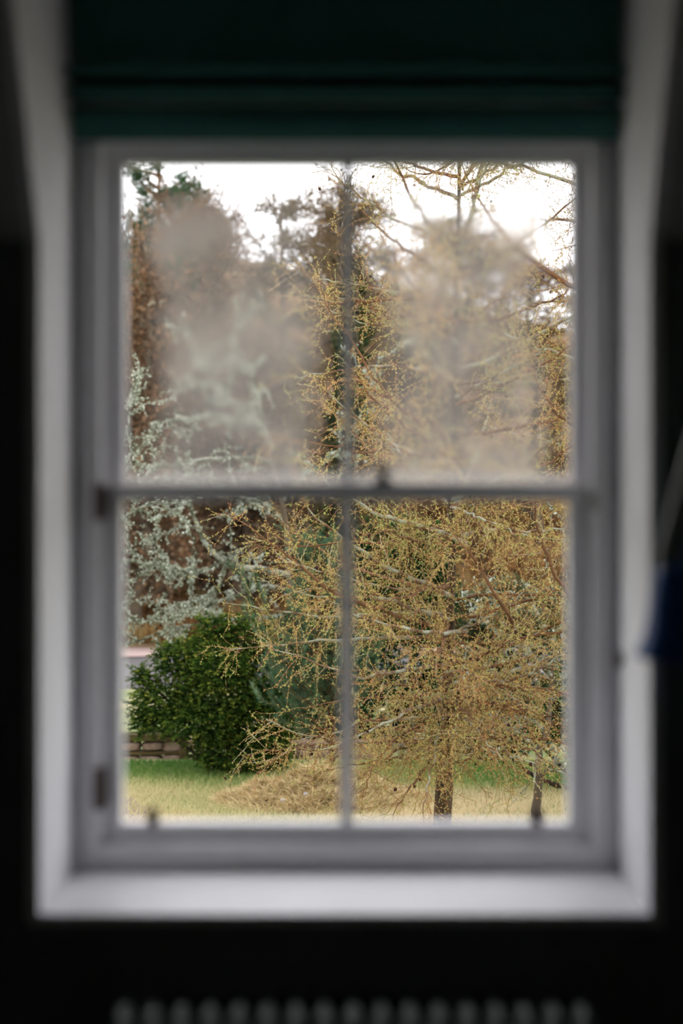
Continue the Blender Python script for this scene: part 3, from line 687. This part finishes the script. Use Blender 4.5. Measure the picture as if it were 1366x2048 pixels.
# ------------------------------------------------------------------ yew and other dark evergreens
M['yew'] = mat_leaf('yew_leaves', [(0.0, veg(36, 58, 26)), (0.4, veg(66, 98, 42)), (0.7, veg(118, 140, 54)), (1.0, veg(180, 178, 78))], 0.25)
M['yewdark'] = mat_leaf('dark_evergreen_leaves', [(0.0, veg(26, 52, 32)), (0.5, veg(44, 84, 48)), (1.0, veg(92, 136, 66))], 0.25)
M['greygreen'] = mat_leaf('grey_green_leaves', [(0.0, veg(58, 76, 48)), (0.5, veg(104, 116, 78)), (1.0, veg(176, 178, 140))], 0.25)
M['stem'] = mat_noise('dark_stem', [(0.3, veg(46, 36, 26)), (0.7, veg(74, 58, 42))], scale=12, rough=0.95, bump=0.5)
def evergreen(name, base, blobs, label, mat, seed, sprays=1500, size=0.24, lf=0.034, cat='bush'):
    """blobs: (centre xyz, radii xyz)"""
    rng = np.random.default_rng(seed); T = thing(name, tuple(base), label, cat)
    A = []
    for c, r in blobs:
        mid = base + (np.array(c) - base) * 0.45 + rng.normal(0, 0.04, 3)
        A.append(smooth_path([base + rng.normal(0, 0.04, 3) * (1, 1, 0) - (0, 0, 0.03), mid, np.array(c)], 9))
    V, F = tubes(np.stack(A), np.linspace(0.035, 0.01, 9)[None] * np.ones((len(A), 1)), 7); put('stem', V, [F], M['stem'], T, smooth=True)
    vol = np.array([r[0] * r[1] + r[0] * r[2] for _, r in blobs]); cnt = (sprays * vol / vol.sum()).astype(int)
    acc = Acc()
    for (c, r), m in zip(blobs, cnt):
        u = norm(rng.normal(0, 1, (m, 3))); sh = rng.uniform(0.45, 1.0, m) ** 0.6
        p = np.array(c) + u * np.array(r) * sh[:, None] * 0.92
        d = norm(u * np.array([1, 1, 0.6]) + np.array([0, 0, 0.10]) + rng.normal(0, 0.35, (m, 3)))
        ln = rng.uniform(0.6, 1.2, m) * size
        G = grow(p - d * ln[:, None] * 0.5, d, ln, 5, droop=rng.uniform(-0.2, 0.6, m), wob=0.1, rng=rng)
        k = 22
        q, tg, j, tt = along(G, k, 0.0, 1.0, rng)
        side = norm(np.cross(tg, np.array([0, 0, 1.0]))) * np.where(rng.random(len(q)) < 0.5, -1, 1)[:, None]
        ax = norm(tg * 0.8 + side * 0.9 + rng.normal(0, 0.25, q.shape))
        V, F = leaves(q, ax, rng.uniform(0.6, 1.3, len(q)) * lf * 1.5, rng, asp=0.42)
        tone = np.clip(rng.normal(0.30, 0.13, m)[j] + 0.42 * tt ** 3 + rng.normal(0, 0.08, len(q)), 0, 1)
        acc.add(V, F, np.repeat(tone, 4))
    acc.put('foliage', mat, T, kind='stuff')
    return T
YY = 15.9
def bl_(px, py, rx_, rz_, Y=YY, dy=0.0, k=0.8):
    s = Y / FPX; return (P(px, py, Y + dy), (rx_ * s, rx_ * s * k, rz_ * s))
yb_ = [bl_(490, 1275, 52, 50), bl_(350, 1320, 50, 42), bl_(420, 1320, 80, 60), bl_(320, 1400, 68, 45), bl_(450, 1390, 110, 70), bl_(530, 1360, 70, 80),
       bl_(300, 1445, 45, 28), bl_(400, 1440, 90, 50, dy=-0.15), bl_(520, 1440, 80, 70), bl_(470, 1500, 92, 50), bl_(540, 1490, 50, 50), bl_(430, 1255, 40, 28), bl_(285, 1350, 28, 20), bl_(440, 1340, 60, 50, dy=-0.3)]
evergreen('yew_bush', np.array([X(470, YY), YY, GZ]), yb_, 'dense dark green yew bush beside the low rubble wall', M['yew'], 51, 5200, 0.20, 0.026)
YE = 17.6
evergreen('evergreen_shrub', np.array([X(800, YE), YE, GZ]), [bl_(770, 1110, 70, 90, YE), bl_(850, 1190, 80, 80, YE), bl_(740, 1230, 70, 90, YE), bl_(800, 1320, 110, 90, YE), bl_(860, 1100, 60, 60, YE), bl_(760, 1430, 90, 60, YE), bl_(900, 1390, 90, 80, YE)],
          'tall dark evergreen shrub half hidden behind the larch', M['yewdark'], 52, 2000, 0.26, 0.034)
YE = 14.8
evergreen('evergreen_shrub', np.array([X(1170, YE), YE, GZ]), [bl_(1140, 1400, 50, 50, YE), bl_(1180, 1340, 60, 70, YE), bl_(1120, 1450, 60, 35, YE), bl_(1200, 1480, 70, 60, YE), bl_(1060, 1470, 50, 25, YE), bl_(990, 1490, 60, 22, YE), bl_(1170, 1230, 50, 60, YE)],
          'blue-green evergreen shrub behind the hanging larch twigs on the right', M['yewdark'], 53, 1500, 0.22, 0.03)
YE = 17.9
evergreen('evergreen_shrub', np.array([X(640, YE), YE, GZ]), [bl_(640, 1420, 70, 60, YE), bl_(610, 1340, 60, 60, YE), bl_(690, 1360, 60, 70, YE), bl_(650, 1270, 50, 60, YE), bl_(580, 1450, 50, 40, YE), bl_(690, 1460, 60, 40, YE)],
          'dark evergreen shrub tucked behind the young pine', M['yewdark'], 55, 1100, 0.24, 0.036)
YE = 19.0
evergreen('evergreen_shrub', np.array([X(1010, YE), YE, GZ]), [bl_(1010, 1420, 120, 60, YE), bl_(960, 1340, 90, 70, YE), bl_(1070, 1330, 100, 80, YE), bl_(1020, 1230, 90, 80, YE), bl_(1120, 1240, 70, 80, YE), bl_(930, 1230, 60, 70, YE)],
          'grey-green rounded shrub behind the larch trunk across the lawn', M['greygreen'], 54, 1500, 0.26, 0.04)

# ------------------------------------------------------------------ young pine
M['pine'] = mat_leaf('pine_needles', [(0.0, veg(54, 90, 60)), (0.45, veg(98, 142, 102)), (0.8, veg(146, 182, 138)), (1.0, veg(180, 196, 146))], 0.2)
M['pinebark'] = mat_noise('pine_bark', [(0.3, veg(96, 70, 44)), (0.7, veg(138, 104, 66))], scale=14, rough=0.95, bump=0.6)
def pine(name, base, top, shoots, label, seed, n_extra, nl=0.075, reach=0.8, npm=520):
    rng = np.random.default_rng(seed); T = thing(name, tuple(base), label, 'tree')
    tr = smooth_path([base, base * 0.5 + top * 0.5 + (0.03, 0, 0), top], 12)[None]
    V, F = tubes(tr, np.linspace(0.045, 0.010, 12)[None], 8); put('trunk', V, [F], M['pinebark'], T, smooth=True)
    S = []
    for p0, p1, p2 in shoots: S.append(smooth_path([p0, p1, p2], 8))
    H = np.linalg.norm(top - base)
    for k in range(n_extra):
        t = rng.uniform(0.17, 0.97); c = base + (top - base) * t; az = rng.uniform(0, 2 * np.pi)
        L = reach * (1.1 - t) * rng.uniform(0.6, 1.1) + 0.12
        S.append(grow(c[None], np.array([[math.cos(az), math.sin(az), 0.35]]), np.array([L]), 8, droop=-0.9, wob=0.06, rng=rng)[0])
    S = np.stack(S); V, F = tubes(S, np.linspace(0.012, 0.005, 8)[None] * np.ones((len(S), 1)), 5); put('branches', V, [F], M['pinebark'], T, smooth=True, kind='stuff')
    L = np.linalg.norm(np.diff(S, axis=1), axis=2).sum(1)
    p, tg, i, tt = along(S, np.maximum((L * 8).astype(int), 2), 0.25, 1.0, rng)
    d = side_dir(tg, rng.uniform(0.4, 0.9, len(p)), rng); d[:, 2] = np.abs(d[:, 2]) + 0.3
    U = grow(p, d, rng.uniform(0.08, 0.22, len(p)), 5, droop=-0.8, wob=0.06, rng=rng)
    V, F = tubes(U, np.linspace(0.006, 0.004, 5)[None] * np.ones((len(U), 1)), 4); put('shoots', V, [F], M['pinebark'], T, smooth=True, kind='stuff')
    acc = Acc()
    for G, t0 in ((S, 0.35), (U, 0.0)):
        L = np.linalg.norm(np.diff(G, axis=1), axis=2).sum(1)
        q, tg, j, tt = along(G, (L * npm * (1 - t0)).astype(int) + 10, t0, 1.0, rng)
        ax = side_dir(tg, rng.uniform(0.35, 0.85, len(q)), rng)
        V, F = blades(q, ax, rng.uniform(0.6, 1.1, len(q)) * nl, np.full(len(q), 0.0055), rng=rng)
        acc.add(V, F, np.repeat(np.clip(rng.normal(0.45, 0.24, len(G))[j] + rng.normal(0, .16, len(q)), 0, 1), 3))
    acc.put('needles', M['pine'], T, kind='stuff')
    return T
YP = 15.0
pb = np.array([X(668, YP), YP, GZ]); pt = P(640, 1090, YP)
def q3(a, b, c): return (P(*a), P(*b), P(*c))
pine('young_pine', pb, pt, [q3((650, 1180, YP), (645, 1120, YP - .1), (552, 1050, YP - .2)), q3((650, 1150, YP), (640, 1100, YP), (575, 1095, YP - .1)),
      q3((655, 1380, YP), (545, 1300, YP - .3), (482, 1150, YP - .3)), q3((655, 1350, YP), (560, 1270, YP - .3), (512, 1160, YP - .35)), q3((655, 1400, YP), (560, 1340, YP - .4), (500, 1240, YP - .4)),
      q3((660, 1450, YP), (600, 1430, YP - .4), (520, 1400, YP - .5)), q3((660, 1430, YP), (600, 1400, YP - .5), (545, 1330, YP - .5)), q3((660, 1470, YP), (620, 1470, YP - .4), (560, 1440, YP - .5))],
     'young blue-green pine with upright shoots between the yew and the larch', 61, 120, reach=1.0, npm=380)

# ------------------------------------------------------------------ lichen-covered trees
M['woodbark'] = mat_noise('woodland_bark', [(0.3, veg(88, 74, 58)), (0.6, veg(128, 112, 90)), (0.8, veg(160, 150, 128))], scale=3, rough=1.0, bump=0.6)
M['lichenbark'] = mat_noise('lichened_bark', [(0.34, veg(76, 78, 54)), (0.46, veg(112, 114, 88)), (0.56, veg(176, 180, 158)), (0.72, veg(206, 208, 192))], scale=9, rough=1.0, bump=0.8, bscale=25)
M['lichen'] = mat_leaf('lichen_tufts', [(0.0, veg(120, 132, 102)), (0.45, veg(190, 200, 174, 1.2)), (1.0, veg(232, 236, 220, 1.35))], 0.25)
def lichen_tree(name, base, mains, label, seed, sub=5, cl=260, lf=0.034, thick=0.95, mat=None):
    rng = np.random.default_rng(seed); T = thing(name, tuple(base), label, 'tree')
    K = 14
    B = np.stack([smooth_path(m, K) for m, _ in mains]); R = np.stack([np.linspace(r, r * 0.35, K) for _, r in mains])
    B[:, 1:-1] += rng.normal(0, 0.02, B[:, 1:-1].shape)
    for k in range(len(mains)):
        V, F = tubes(B[k:k + 1], R[k:k + 1], 8); put('trunk' if k == 0 else 'branch', V, [F], M['woodbark'] if k == 0 else (mat or M['lichenbark']), T, smooth=True)
    L = np.linalg.norm(np.diff(B, axis=1), axis=2).sum(1)
    p, tg, i, tt = along(B[1:], np.maximum((L[1:] * sub).astype(int), 2), 0.1, 1.0, rng)
    n = len(p); S = grow(p, side_dir(tg, rng.uniform(0.5, 1.3, n), rng), rng.uniform(0.15, 0.8, n), 9, droop=rng.uniform(-0.5, 0.7, n), wob=0.30, rng=rng)
    acc = Acc(); V, F = tubes(S, np.linspace(0.013, 0.005, 9)[None] * thick * np.ones((n, 1)), 4); acc.add(V, F)
    p, tg, i, tt = along(S, 4, 0.15, 1.0, rng); n = len(p)
    Q = grow(p, side_dir(tg, rng.uniform(0.5, 1.3, n), rng), rng.uniform(0.08, 0.35, n), 6, droop=rng.uniform(-0.5, 0.5, n), wob=0.32, rng=rng)
    V, F = tubes(Q, np.linspace(0.007, 0.003, 6)[None] * thick * np.ones((n, 1)), 3); acc.add(V, F)
    acc.put('twigs', mat or M['lichenbark'], T, kind='stuff', smooth=True)
    lf_ = Acc()
    for G, dens, spread in ((B[1:], cl * 1.3, 0.04), (S, cl * 0.9, 0.03), (Q, cl * 0.6, 0.02)):
        LL = np.linalg.norm(np.diff(G, axis=1), axis=2).sum(1)
        q, tg, j, tt = along(G, (LL * dens).astype(int), 0, 1, rng)
        keep = np.sin(tt * 25 + j * 2.1) + rng.normal(0, 0.5, len(q)) > 0.35    # lichen sits in clumps
        q, tg, j = q[keep], tg[keep], j[keep]
        ax = norm(rng.normal(0, 1, q.shape)); V, F = leaves(q + rng.normal(0, spread * 0.5, q.shape), ax, rng.uniform(0.5, 1.2, len(q)) * lf, rng, 0.8)
        lf_.add(V, F, np.repeat(np.clip(rng.normal(0.55, 0.22, len(q)), 0, 1), 4))
    lf_.put('lichen', M['lichen'], T, kind='stuff')
    return T
YT = 19.2
lm = []
def lb_(pts, r, Y=YT): lm.append((np.array([P(q[0], q[1], Y + (q[2] if len(q) > 2 else 0)) for q in pts]), r))
lb_([(600, 1576), (596, 1400), (585, 1200), (570, 1060), (548, 930), (530, 860)], 0.06)
lb_([(545, 900), (520, 850), (480, 815), (440, 775), (400, 722), (380, 660)], 0.026)
lb_([(545, 890), (505, 845), (470, 836), (420, 832), (370, 838), (300, 850)], 0.024)
lb_([(550, 930), (500, 915), (440, 918), (380, 922), (330, 935), (270, 925)], 0.032)
lb_([(580, 1150), (520, 1140), (462, 1130), (440, 1120), (415, 1090), (395, 1050), (378, 1000), (372, 950)], 0.045)
lb_([(450, 1128), (430, 1133), (400, 1140), (372, 1143), (340, 1165)], 0.028)
lb_([(450, 1125), (436, 1170), (424, 1185), (395, 1205), (350, 1208), (315, 1228)], 0.030)
lb_([(585, 1180), (520, 1175), (470, 1195), (440, 1200), (410, 1225)], 0.035)
lb_([(585, 1230), (520, 1235), (450, 1238), (390, 1250), (330, 1262), (250, 1290)], 0.030)
lb_([(575, 1050), (530, 1010), (480, 990), (420, 985), (360, 960)], 0.035)
lb_([(565, 1000), (640, 930), (700, 870), (740, 780), (760, 700)], 0.025)
lb_([(530, 860), (500, 760), (470, 700), (480, 640)], 0.018)
lichen_tree('lichen_covered_tree', np.array([X(600, YT), YT, GZ]), lm, 'gnarled tree with pale grey lichen on crooked bare branches behind the pine', 71)
YT2 = 18.4; lm = []
b2 = [(150, 1470), (165, 1300), (170, 1180), (175, 1110)]
lb_([(150, 1470), (160, 1300), (168, 1180), (180, 1100), (190, 1000)], 0.10, YT2)
lb_([(175, 1110), (230, 1118), (260, 1122), (300, 1130), (345, 1134), (385, 1150)], 0.040, YT2)
lb_([(345, 1134), (348, 1150), (338, 1125), (322, 1108), (312, 1075), (314, 1040), (312, 1012)], 0.020, YT2)
lb_([(185, 1060), (230, 1030), (270, 1020), (310, 1005), (350, 1020), (370, 1005)], 0.030, YT2)
lb_([(300, 1130), (282, 1150), (260, 1170), (255, 1210)], 0.020, YT2)
lb_([(170, 1180), (240, 1215), (280, 1240), (330, 1240), (390, 1225)], 0.026, YT2)
lb_([(190, 1020), (230, 960), (260, 900), (255, 840), (270, 760)], 0.03, YT2)
lichen_tree('lichen_covered_tree', np.array([X(150, YT2), YT2, GZ]), lm, 'lichen-covered tree whose mossy branches reach in over the yew from the left', 72)
YT3 = 13.2; lm = []
lb_([(1078, 1655), (1074, 1570), (1078, 1530), (1090, 1480), (1100, 1400), (1110, 1300)], 0.046, YT3)
lb_([(1080, 1520), (1040, 1470), (1000, 1440), (960, 1420), (930, 1400)], 0.025, YT3)
lb_([(1090, 1470), (1050, 1420), (1010, 1380), (980, 1340)], 0.025, YT3)
lb_([(1100, 1400), (1150, 1350), (1200, 1330)], 0.025, YT3)
lb_([(1105, 1350), (1060, 1300), (1000, 1260), (950, 1240)], 0.025, YT3)
lb_([(1110, 1300), (1140, 1220), (1150, 1150), (1130, 1080)], 0.028, YT3)
lb_([(1110, 1300), (1080, 1230), (1040, 1190), (970, 1180)], 0.024, YT3)
lb_([(1078, 1560), (1110, 1510), (1150, 1480)], 0.016, YT3)
lichen_tree('lichen_covered_tree', np.array([X(1078, YT3), YT3, GZ]), lm, 'slim brown-stemmed tree with grey-green lichen behind the larch', 73, sub=8, cl=90, lf=0.032, thick=0.7)

# ------------------------------------------------------------------ woodland on the bank
M['ivy'] = mat_leaf('ivy_leaves', [(0.0, veg(38, 58, 34)), (0.45, veg(74, 92, 56)), (0.75, veg(116, 118, 78)), (1.0, veg(150, 120, 80))], 0.2)
M['rust'] = mat_leaf('rust_brown_leaves', [(0.0, veg(112, 82, 60)), (0.45, veg(164, 124, 92)), (0.8, veg(192, 156, 120)), (1.0, veg(184, 172, 144))], 0.3)
M['browntwig'] = mat_leaf('brown_twigs', [(0.0, veg(98, 82, 64)), (0.5, veg(138, 116, 90)), (1.0, veg(176, 160, 132))], 0.0)
M['olive'] = mat_leaf('olive_brown_leaves', [(0.0, veg(96, 92, 58)), (0.5, veg(134, 120, 78)), (0.8, veg(160, 132, 88)), (1.0, veg(178, 160, 120))], 0.3)
def wood_tree(name, base, H, label, seed, nbr=34, leaf=None, nleaf=5000, lsize=0.10, ivy=0, spread=2.6, cat='tree', group=None, low=0.12):
    rng = np.random.default_rng(seed); T = thing(name, tuple(base), label, cat, group)
    K = 14; t = np.linspace(0, 1, K)[:, None]
    tr = base + np.array([0, 0, H]) * t; tr[2:, :2] += np.cumsum(rng.normal(0, 0.10, (K - 2, 2)), 0)
    V, F = tubes(tr[None], (0.17 * (1 - 0.85 * t[:, 0]))[None], 8); put('trunk', V, [F], M['woodbark'], T, smooth=True)
    p, tg, i, tt = along(tr[None], nbr, low, 0.98, rng); az = rng.uniform(0, 2 * np.pi, nbr)
    d = np.stack([np.cos(az), np.sin(az), rng.uniform(0.2, 1.0, nbr)], -1)
    B = grow(p, d, spread * (1.15 - 0.75 * tt) * rng.uniform(0.6, 1.1, nbr), 8, droop=rng.uniform(-0.8, 0.4, nbr), wob=0.14, rng=rng)
    V, F = tubes(B, np.linspace(0.045, 0.015, 8)[None] * np.ones((nbr, 1)), 5); put('branches', V, [F], M['woodbark'], T, smooth=True, kind='stuff')
    p, tg, i, tt = along(B, 16, 0.15, 1.0, rng); n = len(p)
    S = grow(p, side_dir(tg, rng.uniform(0.4, 1.1, n), rng), rng.uniform(0.3, 1.1, n), 6, droop=rng.uniform(-0.6, 0.6, n), wob=0.18, rng=rng)
    acc = Acc(); V, F = tubes(S, np.linspace(0.013, 0.006, 6)[None] * np.ones((n, 1)), 3); acc.add(V, F, np.repeat(np.clip(rng.normal(.5, .25, n), 0, 1), 18))
    p, tg, i, tt = along(S, 4, 0.1, 1.0, rng); n = len(p)
    Q = grow(p, side_dir(tg, rng.uniform(0.4, 1.1, n), rng), rng.uniform(0.15, 0.5, n), 3, droop=0.1, wob=0.15, rng=rng)
    V, F = tubes(Q, np.linspace(0.008, 0.005, 3)[None] * np.ones((n, 1)), 3); acc.add(V, F, np.repeat(np.clip(rng.normal(.5, .25, n), 0, 1), 9))
    acc.put('twigs', M['browntwig'], T, kind='stuff')
    if leaf:
        q, tg, j, tt = along(S, max(1, nleaf // len(S)), 0.0, 1.0, rng)
        V, F = leaves(q + rng.normal(0, 0.05, q.shape), norm(rng.normal(0, 1, q.shape)), rng.uniform(0.6, 1.3, len(q)) * lsize, rng, 0.7)
        put('leaves', V, [F], leaf, T, rnd=np.repeat(np.clip(rng.normal(0.45, 0.15, len(S))[j] + rng.normal(0, .15, len(q)), 0, 1), 4), kind='stuff')
    if ivy:
        q, tg, j, tt = along(tr[None], ivy, 0.0, 0.86, rng); u = rng.normal(0, 1, q.shape); u[:, 2] *= 0.2; u = norm(u)
        rr_ = rng.uniform(0.12, 0.42, len(q)) * (1.1 - 0.4 * tt) * (1 + 0.3 * np.sin(tt * 30))
        V, F = leaves(q + u * rr_[:, None], norm(u + rng.normal(0, 0.6, u.shape)), rng.uniform(0.08, 0.16, len(q)), rng, 0.8)
        put('ivy', V, [F], M['ivy'], T, rnd=np.repeat(np.clip(rng.normal(0.42, 0.25, len(q)), 0, 1), 4), kind='stuff')
    return T
def gb(px, Y):
    x = X(px, Y); return np.array([x, Y, float(terrain(np.array([x]), np.array([float(Y)]))[0]) - 0.05])
wood_tree('ivy_covered_tree', gb(672, 26.0 + 5), 9.6, 'tall trunk clad in dark ivy behind the centre glazing bar', 81, nbr=40, ivy=7000, leaf=M['olive'], nleaf=2500, spread=2.2)
wood_tree('rust_leaved_tree', gb(270, 30.5), 8.6, 'slender tree with rust-brown clinging leaves left of the woodland', 82, nbr=46, leaf=M['rust'], nleaf=9000, spread=1.3, lsize=0.11, low=0.05)
def copy_tree(src, base, sc, rot, label):
    r = src.copy(); COL.objects.link(r); r.location = base; r.scale = (sc[0], sc[0], sc[1]); r.rotation_euler = (0, 0, rot); r['label'] = label
    WL[r.name] = np.array(base)
    for ch in list(src.children):
        c = ch.copy(); COL.objects.link(c); c.parent = r
    return r
wa = wood_tree('woodland_tree', gb(350, 38), 9.4, 'brown twiggy tree on the bank beside the rust-leaved tree', 83, leaf=M['olive'], nleaf=6000, nbr=46)
wr = wood_tree('woodland_tree', gb(455, 36), 8.6, 'rounded brown woodland tree behind the lichened branches', 84, leaf=M['rust'], nleaf=6000, nbr=46)
wt = wood_tree('woodland_tree', gb(410, 33), 5.8, 'low rust-tinged thicket tree on the bank above the road', 89, leaf=M['rust'], nleaf=6000, nbr=46, spread=2.0, low=0.05)
copy_tree(wa, gb(560, 40), (1.0, 0.98), 2.0, 'olive-brown woodland tree left of the ivy-clad trunk')
copy_tree(wa, gb(790, 38), (1.0, 0.85), 4.1, 'olive-brown woodland tree right of the ivy-clad trunk')
copy_tree(wr, gb(930, 40), (1.0, 0.85), 1.2, 'bare brown woodland tree far behind the larch')
copy_tree(wa, gb(1080, 37), (0.9, 0.62), 5.2, 'low bushy woodland tree far behind the second larch')
copy_tree(wr, gb(640, 44), (1.1, 0.95), 3.3, 'brown woodland tree standing high on the hill behind the ivy-clad trunk')
copy_tree(wr, gb(420, 45), (1.2, 0.95), 0.6, 'tallest brown tree on the hill crest above the lichened branches')
copy_tree(wr, gb(985, 58), (1.1, 0.62), 2.2, 'small bare tree on the hill crest behind the larch top')
copy_tree(wr, gb(1085, 62), (1.2, 0.60), 0.3, 'rounded bare tree on the far hill crest behind the second larch')
copy_tree(wa, gb(1160, 56), (1.0, 0.58), 3.9, 'olive-brown tree on the hill crest beside the window stile')
copy_tree(wa, gb(880, 60), (1.2, 0.66), 1.9, 'olive-brown tree on the far hill crest behind the larch')
copy_tree(wt, gb(250, 34.5), (1.0, 1.1), 2.6, 'twiggy thicket tree on the bank behind the mossy branches')
copy_tree(wt, gb(540, 33.5), (1.1, 0.95), 4.4, 'grey-brown thicket tree on the bank behind the young pine')
copy_tree(wt, gb(335, 32.5), (1.0, 0.8), 1.1, 'rust-leaved thicket at the foot of the bank beside the road')
copy_tree(wt, gb(480, 32.2), (1.0, 0.8), 5.4, 'rust-leaved thicket on the bank over the top of the yew')
# a tall pine at the wood's edge
pbz = gb(296, 36); 
def tall_pine(name, base, H, label, seed):
    rng = np.random.default_rng(seed); T = thing(name, tuple(base), label, 'tree')
    K = 12; t = np.linspace(0, 1, K)[:, None]; tr = base + np.array([0.3, 0, H]) * t
    V, F = tubes(tr[None], (0.16 * (1 - 0.8 * t[:, 0]))[None], 8); put('trunk', V, [F], M['pinebark'], T, smooth=True)
    n = 26; p, tg, i, tt = along(tr[None], n, 0.62, 0.99, rng); az = rng.uniform(0, 2 * np.pi, n)
    B = grow(p, np.stack([np.cos(az), np.sin(az), np.full(n, 0.25)], -1), rng.uniform(0.7, 1.7, n), 7, droop=-0.3, wob=0.12, rng=rng)
    V, F = tubes(B, np.linspace(0.05, 0.015, 7)[None] * np.ones((n, 1)), 5); put('branches', V, [F], M['pinebark'], T, smooth=True, kind='stuff')
    q, tg, j, tt = along(B, 26, 0.35, 1.0, rng); c = q + rng.normal(0, 0.12, q.shape)
    m = 26; cc = np.repeat(c, m, 0); ax = norm(rng.normal(0, 1, cc.shape) + (0, 0, 0.4))
    V, F = blades(cc, ax, rng.uniform(0.10, 0.2, len(cc)), np.full(len(cc), 0.016), rng=rng)
    put('needles', V, [F], M['yewdark'], T, rnd=np.repeat(np.clip(rng.normal(0.6, 0.2, len(cc)), 0, 1), 3), kind='stuff')
tall_pine('tall_pine', pbz, Z(318, 36) - pbz[2], 'tall dark pine rising above the woodland at the left', 95)

# bracken and scrub on the bank
M['bracken'] = mat_leaf('dead_bracken', [(0.0, veg(116, 84, 56)), (0.4, veg(176, 132, 84)), (0.75, veg(200, 164, 110)), (1.0, veg(170, 162, 116))], 0.3)
n = 26000; x = RNG.uniform(-9, 9, n); y = 29.8 + RNG.random(n) ** 1.4 * 16
z = terrain(x, y); d = norm(np.stack([RNG.normal(0, .6, n), RNG.normal(0, .6, n), np.ones(n)], -1))
V, F = leaves(np.stack([x, y, z - 0.02], -1), d, RNG.uniform(0.15, 0.5, n), RNG, 0.35)
cl_ = 0.45 + 0.3 * np.sin(x * 1.9 + y) + RNG.normal(0, 0.2, n)
tag(put('bracken', V, [F], M['bracken'], rnd=np.repeat(np.clip(cl_, 0, 1), 4)), 'orange-brown dead bracken covering the bank beyond the road', 'bracken', kind='stuff')
